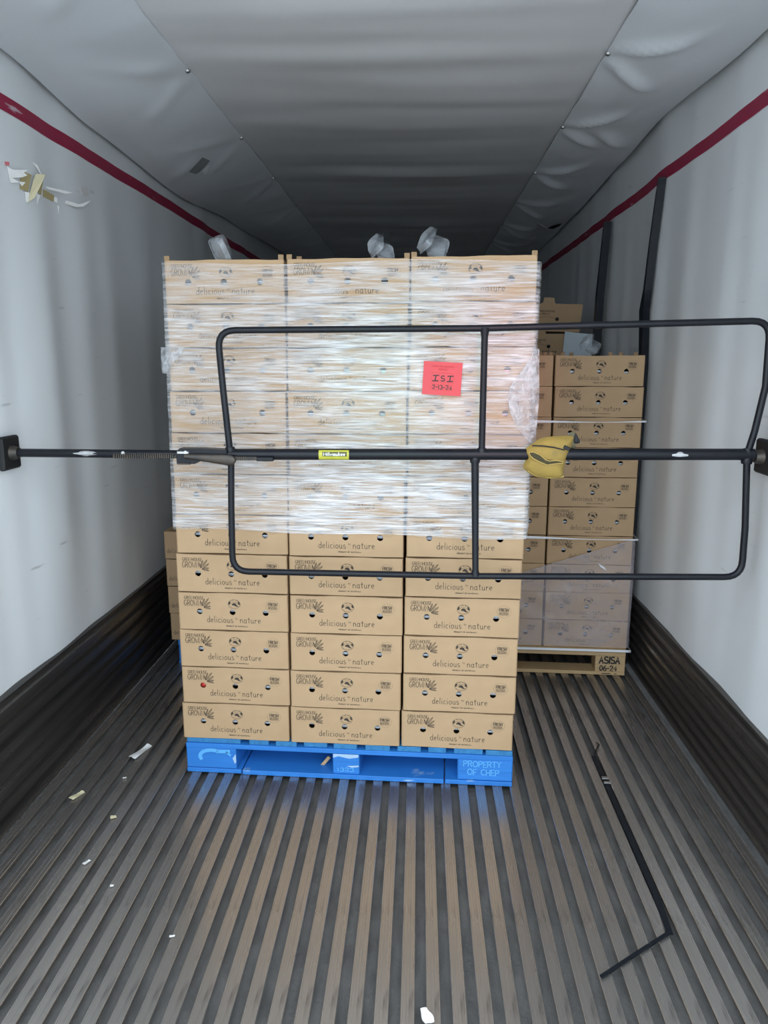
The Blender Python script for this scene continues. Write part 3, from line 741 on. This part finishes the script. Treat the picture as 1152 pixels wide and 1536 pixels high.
# ------------------------------------------------------------------ stretch film and straps
film = empty('stretch_wrap', (SX, SY, 0), (0, 0, SA))
tag(film, 'clear glossy stretch film wrapped round upper rows of front stack', 'stretch film')
hw = .627
def path(a):
    """around left side, front, right side; a 0..1"""
    L = [(-hw, .92), (-hw - .002, .03), (-hw + .010, -.006), (hw - .010, -.006), (hw + .002, .03), (hw, .92)]
    seg = [.12, .02, .72, .02, .12]
    t = a
    for i, s in enumerate(seg):
        if t <= s or i == 4:
            k = min(1, t / s); return (L[i][0] + (L[i + 1][0] - L[i][0]) * k, L[i][1] + (L[i + 1][1] - L[i][1]) * k)
        t -= s
def filmpt(a, b):
    x, y = path(a); zt = 1.842 + .006 * math.sin(x * 7); zb = .937 - .012 * x + .004 * math.sin(x * 11)
    z = zb + (zt - zb) * b
    lean = .024 * (z - .14) / 1.72 - .004
    w = .0022 * noise.noise(Vector((x * 5, z * 60, 1))) + .0018 * noise.noise(Vector((x * 2, z * 22, 7)))
    front = y < .01
    if front: y += min(w, .0022)
    # the film dips a little into the column gaps
    return (x + lean + (0 if front else w), y, z)
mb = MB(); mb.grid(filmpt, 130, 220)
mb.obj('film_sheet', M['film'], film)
def crumple(x0, x1, z0, z1, shape, seed, nu=14, nv=30):
    mb = MB()
    def fn(a, b):
        z = z0 + (z1 - z0) * b; l, r = shape(b); x = l + (r - l) * a
        y = -.012 - .018 * abs(noise.noise(Vector((x * 45, z * 28, seed)))) - .012 * math.sin(math.pi * a) * math.sin(math.pi * b)
        return (x, y, z)
    mb.grid(fn, nu, nv); return mb
def sh(b):  # bunched film at the right edge
    z = b; l = .625 - .075 * math.sin(math.pi * min(1, b * 1.02)) ** .8 * (1 if b < .6 else max(.15, 1 - (b - .6) * 2))
    return (l, .650 - .012 * abs(b - .5))
crumple(0, 0, 1.262, 1.565, sh, 3.0).obj('bunched_fold', M['film_fold'], film)
crumple(0, 0, 1.485, 1.572, lambda b: (-.614, -.600 + .075 * b), 8.0, 10, 14).obj('bunched_fold', M['film_fold'], film)

rf = empty('stretch_wrap', (RX, RY, 0), (0, 0, RA)); tag(rf, 'loose greyish film slanting across lower half of rear right stack', 'stretch film')
def rfp(a, b):
    if a < .84: x = -.86 + .866 * a / .84; y = -.010
    else: x = .006; y = -.010 + .10 * (a - .84) / .16
    zt = .540 + .155 * max(0, (x + .46)) / .46 - (.0 if x > -.46 else .34 * (-.46 - x)); zt -= .03 * max(0, y)
    z = .150 + (zt - .150) * b; w = .006 * noise.noise(Vector((x * 9 + z * 5, z * 14, 2)))
    return (x + (w * .4 if a >= .84 else 0), y + (w if a < .84 else 0) - .004, z)
mb = MB(); mb.grid(rfp, 60, 40); mb.obj('film_sheet', M['film_grey'], rf)
mb = MB(); mb.tube([rfp(.84 * t, 1) for t in [i / 20 for i in range(21)]], .0022, 6); mb.obj('film_edge', M['film_grey'], rf)
mb = MB(); mb.slab(lambda a, b: (-.165 + .03 * a + .012 * b, -.018, .575 - .018 * b - .018 * a), 2, 2, (0, .001, 0)); mb.obj('sticker', M['strap'], rf)
mb = MB(); mb.tube([(-.56, -.016, .455), (-.45, -.017, .487), (-.34, -.016, .525)], .0025, 6); mb.obj('film_edge', M['film_grey'], rf)
def strap(z, sag, label, lift=0.0):
    mb = MB()
    def fn(a, b):
        if a < .85: x = -.86 + .874 * a / .85; y = -.024
        else: x = .014; y = -.024 + .12 * (a - .85) / .15
        tw = .005 if lift == 0 else .005
        return (x, y, z + sag * (x + .43) + .012 * b * (1 if lift == 0 else (.6 + .4 * math.sin(x * 9))))
    mb.slab(fn, 40, 1, (0, .0012, 0))
    return tag(mb.obj('white_strap', M['strap'], None, (RX, RY, 0), (0, 0, RA)), label, 'strap', 'white straps round the rear right stack')
strap(1.246, .010, 'uppermost white plastic strap round the rear right stack', 1)
strap(.692, .0, 'middle white plastic strap round the rear right stack', 1)
strap(.128, .004, 'lowest white strap along top of the pine pallet')

# ------------------------------------------------------------------ black corner posts
def post(pts, label, group='black corner strips standing on the right', w=.042, sgn=1):
    """L-section strip following pts (bottom to top); twist per point"""
    mb = MB(); t = .004
    prof = [(0, 0), (w, 0), (w, t), (t, t), (t, w), (0, w)]; rings = []
    for (x, y, z, tw) in pts:
        c, s = math.cos(tw), math.sin(tw)
        rings.append([(x + c * px - s * py, y + s * px + c * py, z) for px, py in prof])
    n = 6; vs = [q for r in rings for q in r]; fs = []
    for i in range(len(rings) - 1):
        for k in range(n): fs.append((i * n + k, i * n + (k + 1) % n, (i + 1) * n + (k + 1) % n, (i + 1) * n + k))
    mb.add(vs, fs); mb.add(rings[0], [tuple(range(n))]); mb.add(rings[-1], [tuple(range(n))])
    return tag(mb.obj('corner_strip', M['blackplastic']), label, 'corner strip', group)
def sub(pts, k=6):
    out = []
    for a, b in zip(pts, pts[1:]):
        for i in range(k):
            t = i / k; out.append(tuple(a[j] + (b[j] - a[j]) * t for j in range(4)))
    return out + [pts[-1]]
post(sub([(1.047, 3.70, 0, 0), (1.050, 3.70, .9, 0), (1.054, 3.70, 1.50, .1), (1.048, 3.70, 1.76, .35), (1.046, 3.695, 1.86, -.05), (1.054, 3.69, 2.05, -.1), (1.068, 3.67, 2.337, -.15)]),
     'bent black plastic corner strip standing nearest, by right wall', w=.034)
post(sub([(1.03, 4.60, 0, .0), (1.025, 4.60, 1.5, 0), (1.030, 4.60, 1.9, 0), (1.050, 4.60, 2.31, -.1)]), 'straight black plastic corner strip farther back by right wall', w=.042)
post(sub([(-.222, 4.68, 0, 0), (-.218, 4.68, 2.27, 0)]), 'black plastic corner strip sticking up dark behind middle column', w=.036)

# ------------------------------------------------------------------ load bar with hoop frame
BY = 2.425
bar = empty('load_bar', (0, BY, 0)); tag(bar, 'black steel load bar with wide hoop frame, braced across both walls', 'load bar')
BZ = 1.229
def bend(pts, rad, k=6):
    out = [Vector(pts[0])]
    for i in range(1, len(pts) - 1):
        p = Vector(pts[i]); a = (Vector(pts[i - 1]) - p).normalized(); b = (Vector(pts[i + 1]) - p).normalized()
        ang = a.angle(b); d = min(rad / math.tan(ang / 2), (Vector(pts[i - 1]) - p).length * .45, (Vector(pts[i + 1]) - p).length * .45)
        s, e = p + a * d, p + b * d
        for j in range(k + 1):
            t = j / k; out.append(s * (1 - t) ** 2 + p * 2 * t * (1 - t) + e * t * t)
    return out + [Vector(pts[-1])]
MB().tube([(-.775, 0, BZ - .002), (1.06, 0, BZ + .008)], .0185, 18).obj('outer_tube', M['steel'], bar)
MB().tube([(-1.345, 0, BZ), (-.76, 0, BZ - .002)], .0140, 16).obj('inner_tube', M['steel'], bar)
mb = MB(); mb.box(-1.0, -.79, -.0135, -.010, BZ - .013, BZ + .002)
for i in range(28): mb.box(-.995 + i * .0072, -.995 + i * .0072 + .0036, -.0185, -.0132, BZ - .014, BZ + .001)
mb.obj('ratchet_rack', M['greysteel'], bar)
mb = MB(); mb.box(-.60, -.52, -.026, -.012, BZ - .017, BZ - .005, .002)
for i in range(12): mb.box(-.597 + i * .0065, -.597 + i * .0065 + .0033, -.0300, -.0255, BZ - .018, BZ - .005)
mb.obj('ratchet_rack', M['greysteel'], bar)
MB().box(-.523, -.468, -.029, -.010, BZ - .020, BZ - .006, .002).obj('rack_stop', M['steel'], bar)
r = MB(); r.prism([(-.785, BZ - .030), (-.725, BZ - .030), (-.70, BZ - .018), (-.62, BZ - .012), (-.62, BZ + .016), (-.70, BZ + .020), (-.775, BZ + .020), (-.785, BZ + .010)], -.026, .020, 'y')
hs = r.obj('ratchet_housing', M['steel'], bar)
MB().box(-.782, -.742, -.031, -.024, BZ + .002, BZ + .012, .002).obj('latch', M['bare'], hs)
MB().tube([(-.752, -.034, BZ + .008), (-.752, -.020, BZ + .008)], .006, 10).obj('pivot_pin', M['bare'], hs)
MB().box(-.782, -.738, -.032, -.024, BZ - .032, BZ - .027, .001).obj('lip', M['greysteel'], hs)
mb = MB()
def lever(u, v):
    x = -.755 + .165 * u; th = 2 * math.pi * v
    h = .008 + .010 * min(1, u * 1.2) if u < .92 else .018 * math.sqrt(max(0, 1 - ((u - .92) / .085) ** 2))
    return (x, -.034 + .007 * math.cos(th), BZ - .004 - .013 * u + h * math.sin(th))
mb.grid(lever, 22, 14); mb.obj('ratchet_handle', M['greysteel'], bar)['label'] = 'paddle-shaped grey lever'
MB().tube([(-.965, -.0155, BZ + .003), (-.965, -.012, BZ + .003)], .006, 10).obj('rivet', M['bare'], bar)
mb = MB(); mb.grid(lambda a, b: (-1.125 + .065 * a + .01 * math.sin(9 * b), -.0145 * math.cos(R(-35 + 75 * b)), BZ + .0145 * math.sin(R(-35 + 75 * b)) * (.6 + .4 * math.sin(3.1 * a))), 8, 5)
mb.obj('paint_scrape', M['bare'], bar)
mb = MB(); mb.grid(lambda a, b: (.80 + .05 * a, -.0189 * math.cos(R(-15 + 50 * b)), BZ + .006 + .0189 * math.sin(R(-15 + 50 * b)) * (.5 + .5 * math.sin(3.1 * a))), 8, 5)
mb.obj('paint_scrape', M['bare'], bar)
for s, X in ((-1, XL + .004), (1, XR - .004)):
    pd = MB().box(X if s < 0 else X - .022, X + .022 if s < 0 else X, -.055, .055, BZ - .055, BZ + .055, .006).obj('end_pad', M['rubber'], bar)
    pd['label'] = 'square black rubber wall pad'
    MB().tube([(X - s * .020, 0, BZ), (X - s * .045, 0, BZ)], [.026, .019], 14).obj('pad_socket', M['greysteel'], pd)
HRAD = .0108
up = bend([(-.615, -.0, BZ + .01), (-.630, 0, 1.45), (-.640, -.0, 1.622), (.2, 0, 1.627), (1.072, 0, 1.648), (1.076, 0, 1.45), (1.056, 0, 1.31), (1.040, 0, BZ + .01)], .055)
MB().tube(up, HRAD, 12).obj('upper_hoop', M['steel'], bar)
lw = bend([(-.612, 0, BZ - .01), (-.618, 0, 1.05), (-.622, 0, .832), (.2, 0, .826), (1.058, 0, .834), (1.055, 0, 1.0), (1.040, 0, BZ - .005)], .055)
MB().tube(lw, HRAD, 12).obj('lower_hoop', M['steel'], bar)
MB().tube([(.203, 0, BZ + .01), (.203, 0, 1.60), (.203, 0, 1.628)], [HRAD, HRAD, HRAD * 1.5], 12).obj('upper_brace', M['steel'], bar)
MB().tube([(.182, 0, BZ - .01), (.192, 0, .85), (.192, 0, .828)], [HRAD * 1.2, HRAD, HRAD * 1.4], 12).obj('lower_brace', M['steel'], bar)
for x, z in ((.203, BZ + .012), (.182, BZ - .012), (-.614, BZ + .012), (1.04, BZ + .015), (1.04, BZ - .01)):
    MB().tube([(x, 0, z - .012), (x, 0, z), (x, 0, z + .012)], [.016, .018, .014], 12).obj('weld', M['steel'], bar)
lab = MB(); lab.grid(lambda a, b: (-.322 + .098 * a, -.0192 * math.cos(R(-58 + 108 * b)), BZ + .001 + .0192 * math.sin(R(-58 + 108 * b))), 6, 12)
st = lab.obj('sticker', M['yellowlabel'], bar); st['label'] = 'yellow sticker with white lettering'
lab = MB(); lab.grid(lambda a, b: (-.310 + .080 * a, -.0195 * math.cos(R(-14 + 44 * b)), BZ + .001 + .0195 * math.sin(R(-14 + 44 * b))), 4, 8)
lab.obj('sticker_panel', M['labeldark'], st)
lab = MB(); write(lab, 'Milwaukee', -.306, BZ - .001, .0095, .0022, LW, width=.070)
write(lab, 'L', -.3, BZ, .0001, .0001)
for i in range(len(lab.v)): lab.v[i] = (lab.v[i][0], -.0203 + .0015 * ((lab.v[i][2] - BZ - .003) / .006) ** 2 * .6 - .0004, lab.v[i][2])
lab.obj('sticker_lettering', M['white'], st)

# ------------------------------------------------------------------ yellow canvas pouch over the bar
def pillow(mb, outline, front, back, rings=9, seed=0.0, wr=.004):
    cx = sum(p[0] for p in outline) / len(outline); cz = sum(p[1] for p in outline) / len(outline)
    pts = []
    n = len(outline)
    for i in range(n):                                     # smooth closed outline
        p0, p1, p2, p3 = (Vector(outline[(i + k - 1) % n]) for k in range(4))
        for j in range(4):
            t = j / 4
            pts.append(.5 * ((2 * p1) + (p2 - p0) * t + (2 * p0 - 5 * p1 + 4 * p2 - p3) * t * t + (3 * p1 - p0 - 3 * p2 + p3) * t ** 3))
    m = len(pts)
    for sgn, T in ((-1, front), (1, back)):
        vs = [(cx, sgn * T, cz)]; fs = []
        for k in range(1, rings + 1):
            s = k / rings
            for p in pts:
                x, z = cx + (p.x - cx) * s, cz + (p.y - cz) * s
                y = sgn * T * (1 - s ** 3) ** .6 + wr * noise.noise(Vector((x * 40, z * 40, seed))) * (1 - s)
                vs.append((x, y, z))
        fs += [(0, 1 + i, 1 + (i + 1) % m) for i in range(m)]
        for k in range(rings - 1):
            a, b = 1 + k * m, 1 + (k + 1) * m
            fs += [(a + i, b + i, b + (i + 1) % m, a + (i + 1) % m) for i in range(m)]
        mb.add(vs, fs, True)
    return mb
PC = (.4175, BZ + .003)      # bar axis beside the pouch
def q(px, py): return ((px - 818) * .00214, (684 - py) * .00214)
pouch = empty('canvas_pouch', (PC[0], BY, PC[1])); tag(pouch, 'dirty yellow canvas pouch slung over the black load bar', 'pouch')
ol = [q(*p) for p in ((780, 678), (792, 668), (806, 659), (826, 656), (851, 656), (852, 664), (849, 676), (844, 690), (841, 704), (839, 718), (822, 720), (802, 718), (788, 711), (780, 702), (784, 690))]
pillow(MB(), ol, .036, .030, seed=2).obj('pouch_body', M['canvas'], pouch)
op = [q(*p) for p in ((785, 678), (793, 678), (802, 682), (810, 689), (816, 691), (826, 690), (836, 692), (836, 694), (826, 695), (813, 697), (803, 693), (793, 688), (788, 684))]
def onpouch(x, z): return -.040 + .25 * (x * x + z * z) * 2
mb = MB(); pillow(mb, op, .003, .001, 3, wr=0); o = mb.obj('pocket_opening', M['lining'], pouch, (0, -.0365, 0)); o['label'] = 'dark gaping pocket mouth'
mb = MB(); mb.tube([(x, -.0385, z) for x, z in op] + [(op[0][0], -.0385, op[0][1])], .0018, 8); mb.obj('pocket_rim', M['canvas_rim'], pouch)
mb = MB(); mb.tube([(q(*p)[0], yy_, q(*p)[1]) for p, yy_ in (((791, 669), -.024), ((805, 669), -.033), ((822, 671), -.035), ((838, 675), -.032))], .0022, 8); mb.obj('zipper', M['blackcloth'], pouch)
MB().box(-.011, .011, -.004, .004, -.006, .006, .002).obj('zipper_tab', M['blackcloth'], pouch, (q(841, 672)[0], -.030, q(841, 672)[1]), (0, R(25), 0))
mb = MB(); pillow(mb, [q(*p) for p in ((848, 652), (855, 650), (858, 654), (863, 664), (856, 666), (858, 674), (848, 675), (846, 662))], .012, .012, 4, seed=5); mb.obj('strap_end', M['olive'], pouch, (0, .012, 0))
mb = MB(); pillow(mb, [q(*p) for p in ((855, 652), (858, 654), (863, 665), (854, 666))], .005, .005, 3); mb.obj('buckle', M['blackcloth'], pouch, (0, -.002, 0))
mb = MB(); mb.tube([(q(*p)[0], -.008, q(*p)[1]) for p in ((841, 716), (820, 718), (800, 715), (787, 708))], .0028, 8); mb.obj('bottom_hem', M['canvas_rim'], pouch)

# ------------------------------------------------------------------ red card on the film
card = empty('red_card', stackpt(.333, -.013, 0) , (0, 0, SA)); tag(card, 'coral red card marked ISI stuck on the film', 'card')
card.rotation_euler = (0, R(3.2), SA); card.location = stackpt(.333, -.0125, 1.470)
MB().box(-.0635, .0635, -.0008, .0008, -.054, .054).obj('card_sheet', M['card'], card)
mb = MB(); write(mb, 'INSPECTION RECEIVED', -.036, .036, .0055, .0010, width=.072); write(mb, 'VERIFIED', -.016, .027, .0055, .0010, width=.03)
for z0, z1, a in ((-.012, .018, .036), (-.037, -.019, .036)):
    ribbon(mb, [(-a, z0), (a, z0), (a, z1), (-a, z1), (-a, z0)], .0009)
for i in range(len(mb.v)): mb.v[i] = (mb.v[i][0], -.0014, mb.v[i][2])
mb.obj('printed_frame', M['cardink'], card)
mb = MB()
for cx in (-.022, .026):
    ribbon(mb, [(cx - .009, -.0085), (cx + .009, -.0075)], .0038); ribbon(mb, [(cx - .008, .0085), (cx + .010, .0100)], .0038); ribbon(mb, [(cx - .001, -.0075), (cx + .001, .009)], .0040)
ribbon(mb, [(p[0] * .020 - .004, p[1] * .017 - .008) for p in UP['S'][1][0]], .0036)
write(mb, '2-13-24', -.031, -.0345, .0125, .0028, width=.064, wob=.05)
for i in range(len(mb.v)): mb.v[i] = (mb.v[i][0], -.0016, mb.v[i][2])
mb.obj('handwriting', M['marker'], card)['label'] = 'dark handwritten ISI and date'

# ------------------------------------------------------------------ things on the floor
strip = empty('fallen_strip', (0, 0, 0)); tag(strip, 'long thin black plastic strip lying bent in a floor groove', 'strip')
def flat_strip(pts, w):
    mb = MB()
    for a, b in zip(pts, pts[1:]):
        a, b = Vector(a), Vector(b); d = (b - a).normalized(); k = Vector((-d.y, d.x, 0)).normalized() * w / 2; zt = Vector((0, 0, .004))
        vs = [a + k, a - k, b - k, b + k]; mb.add(vs + [v + zt for v in vs], [(0, 1, 2, 3), (4, 5, 6, 7), (0, 1, 5, 4), (1, 2, 6, 5), (2, 3, 7, 6), (3, 0, 4, 7)])
    return mb
flat_strip([(.700, 2.76, -.004), (.704, 2.58, -.006), (.7045, 2.2, -.006), (.703, 1.95, -.004), (.692, 1.81, .002)], .018).obj('long_arm', M['blackplastic'], strip)
flat_strip([(.692, 1.815, .004), (.58, 1.735, .003), (.472, 1.655, .003)], .010).obj('short_arm', M['blackplastic'], strip)
mb = MB(); mb.box(-.012, .012, -.008, .008, 0, .006, .001); mb.obj('metal_clip', M['bare'], strip, (.704, 2.59, .002))
mb = MB(); mb.box(-.012, .012, -.006, .006, 0, .006, .001); mb.obj('metal_clip', M['bare'], strip, (.7045, 2.56, .002))
mb = MB(); mb.tube([(.704, 2.76, .004), (.72, 2.80, .006), (.738, 2.83, .01), (.735, 2.86, .004)], .0025, 6); mb.obj('frayed_tail', M['blackplastic'], strip)
def scrap(x, y, l, w, rz, label, m='paper', z=.0008):
    n = 7; rr = random.Random(int(x * 1000) + int(y * 777)); mb = MB()
    def fn(a, b):
        jag = (rr.uniform(-.12, .12) if a in (0, 1) else 0)
        return ((a - .5) * l + jag * w, (b - .5) * w * (1 + .25 * math.sin(a * 5)), .004 * math.sin(a * 5 + b * 2) * (l / .1) + .003)
    pts = {}
    def g(a, b):
        if (a, b) not in pts: pts[(a, b)] = fn(a, b)
        return pts[(a, b)]
    mb.slab(g, n, 3, (0, 0, .0008))
    return tag(mb.obj('paper_scrap', M[m], None, (x, y, z), (0, 0, rz)), label, 'scrap', 'scraps on the trailer floor')
scrap(-1.092, 2.707, .115, .030, R(74), 'largest white torn paper strip on floor left of blue pallet')
scrap(-1.209, 2.392, .055, .022, R(65), 'cream paper scrap on floor towards the left wall', 'cream')
scrap(-1.028, 2.268, .020, .016, R(20), 'tiny cream crumb on floor beyond two small flakes', 'cream')
scrap(-1.016, 2.032, .024, .010, R(60), 'small white flake on floor at lower left', 'paper')
scrap(-.895, 1.931, .010, .008, R(10), 'smallest white speck on floor at lower left', 'paper')
scrap(-1.083, 2.512, .014, .008, R(20), 'small white flake on floor just below the largest strip', 'paper')
scrap(.031, 1.522, .045, .022, R(110), 'white scrap on floor at bottom edge in the middle', 'paper')
scrap(-.653, 1.742, .014, .006, R(15), 'pale flake on floor in the lower left foreground', 'paper')

# ------------------------------------------------------------------ torn tape on the left wall, patch and tear on the ceiling panels
tape = empty('torn_tape', (XL, 2.6, 2.2)); tag(tape, 'torn white and tan tape remnants on the upper left wall', 'tape')
def wallpiece(pts, m, off=.004, curl=0.0):
    """pts are (y, z) on the left wall"""
    mb = MB(); n = len(pts)
    ym = min(p[0] for p in pts)
    cyc = [(wallx(-1, y, z) + off + curl * 90 * (y - ym) - XL, y - 2.6, z - 2.2) for i, (y, z) in enumerate(pts)]
    back = [(x - .0012, y, z) for x, y, z in cyc]
    mb.add(cyc + back, [tuple(range(n)), tuple(range(n, 2 * n))[::-1]] + [(i, (i + 1) % n, n + (i + 1) % n, n + i) for i in range(n)])
    mb.obj('tape_piece', M[m], tape)
PIECES = [('paper', [(2.563, 2.168), (2.581, 2.168), (2.562, 2.162)]), ('paper', [(2.608, 2.158), (2.629, 2.153), (2.693, 2.167), (2.674, 2.154), (2.687, 2.148), (2.665, 2.137), (2.624, 2.126), (2.65, 2.118), (2.616, 2.109), (2.612, 2.131)]),
  ('paper', [(2.666, 2.124), (2.695, 2.128), (2.679, 2.112)]), ('pink', [(2.595, 2.17), (2.62, 2.175), (2.619, 2.164), (2.598, 2.159)]),
  ('tan', [(2.696, 2.164), (2.754, 2.165), (2.716, 2.102), (2.667, 2.101), (2.679, 2.138)]), ('tan', [(2.787, 2.16), (2.815, 2.161), (2.794, 2.115), (2.77, 2.119)]),
  ('tan', [(2.819, 2.168), (2.847, 2.164), (2.819, 2.113), (2.797, 2.114)]), ('tan', [(2.842, 2.137), (2.938, 2.135), (2.93, 2.111), (2.834, 2.111)]),
  ('cream', [(2.755, 2.168), (2.802, 2.177), (2.777, 2.14), (2.737, 2.086), (2.707, 2.066), (2.698, 2.064), (2.722, 2.103)]),
  ('paper', [(2.698, 2.098), (2.716, 2.099), (2.707, 2.066), (2.698, 2.064)]), ('paper', [(2.781, 2.109), (2.799, 2.107), (2.779, 2.075)]),
  ('paper', [(2.868, 2.152), (3.009, 2.159), (2.975, 2.148), (2.876, 2.144)]), ('paper', [(2.937, 2.129), (2.951, 2.129), (2.951, 2.11), (2.934, 2.113)]),
  ('paper', [(3.023, 2.134), (3.09, 2.132), (3.157, 2.16), (3.112, 2.129), (3.072, 2.119), (3.017, 2.122)]), ('paper', [(2.96, 2.103), (2.967, 2.101), (2.96, 2.073)]),
  ('paper', [(2.778, 2.212), (2.802, 2.208), (2.818, 2.178)]), ('ghost', [(3.155, 2.214), (3.234, 2.227), (3.232, 2.195), (3.173, 2.185)])]
for k, (m, pts) in enumerate(PIECES):
    wallpiece(pts, m, .002 + .0006 * (k % 5), .003 if m in ('cream', 'paper') else 0.0)

def onpanel(fn, x, y, side):
    xi = CL if side < 0 else CR; xo = (XL + .02) if side < 0 else (XR - .02)
    return fn((x - xi) / (xo - xi), (y - Y0) / (Y1 - Y0))
def panel_piece(name, pts, m, fn, side, off, parent):
    cyc = []
    for x, y in pts:
        p = onpanel(fn, x, y, side); cyc.append((p[0], p[1], p[2] - off))
    n = len(cyc); back = [(x, y, z + .001) for x, y, z in cyc]; mb = MB()
    mb.add(cyc + back, [tuple(range(n)), tuple(range(n, 2 * n))[::-1]] + [(i, (i + 1) % n, n + (i + 1) % n, n + i) for i in range(n)])
    return mb.obj(name, M[m], parent)
pt = empty('tape_patch', (0, 0, 0)); tag(pt, 'small grey tape patch with silver corner on left ceiling strip', 'tape')
panel_piece('patch_sheet', [(-1.156, 3.966), (-1.06, 3.875), (-1.046, 3.964), (-1.083, 4.004), (-1.127, 4.053), (-1.148, 4.059)], 'patch', panelL, -1, .004, pt)
panel_piece('lifted_corner', [(-1.103, 4.022), (-1.081, 4.0), (-1.057, 3.976), (-1.055, 3.985), (-1.083, 4.049), (-1.108, 4.086)], 'silver', panelL, -1, .014, pt)
tr = panel_piece('tear', [(.967, 6.091), (.985, 6.03), (1.001, 6.003), (1.03, 5.992), (1.053, 5.991), (1.051, 6.09), (1.025, 6.176), (.99, 6.14)], 'void', panelR, 1, .004, ceiling)
tr['label'] = 'dark tear in the right fabric strip'
a = onpanel(panelR, .852, 5.858, 1); b = onpanel(panelR, .967, 6.08, 1)
mb = MB(); mb.tube([(a[0], a[1], a[2] - .006), ((a[0] + b[0]) / 2, (a[1] + b[1]) / 2, (a[2] + b[2]) / 2 - .010), (b[0], b[1], b[2] - .008)], [.002, .006, .003], 6)
mb.obj('frayed_edge', M['ghost'], ceiling)
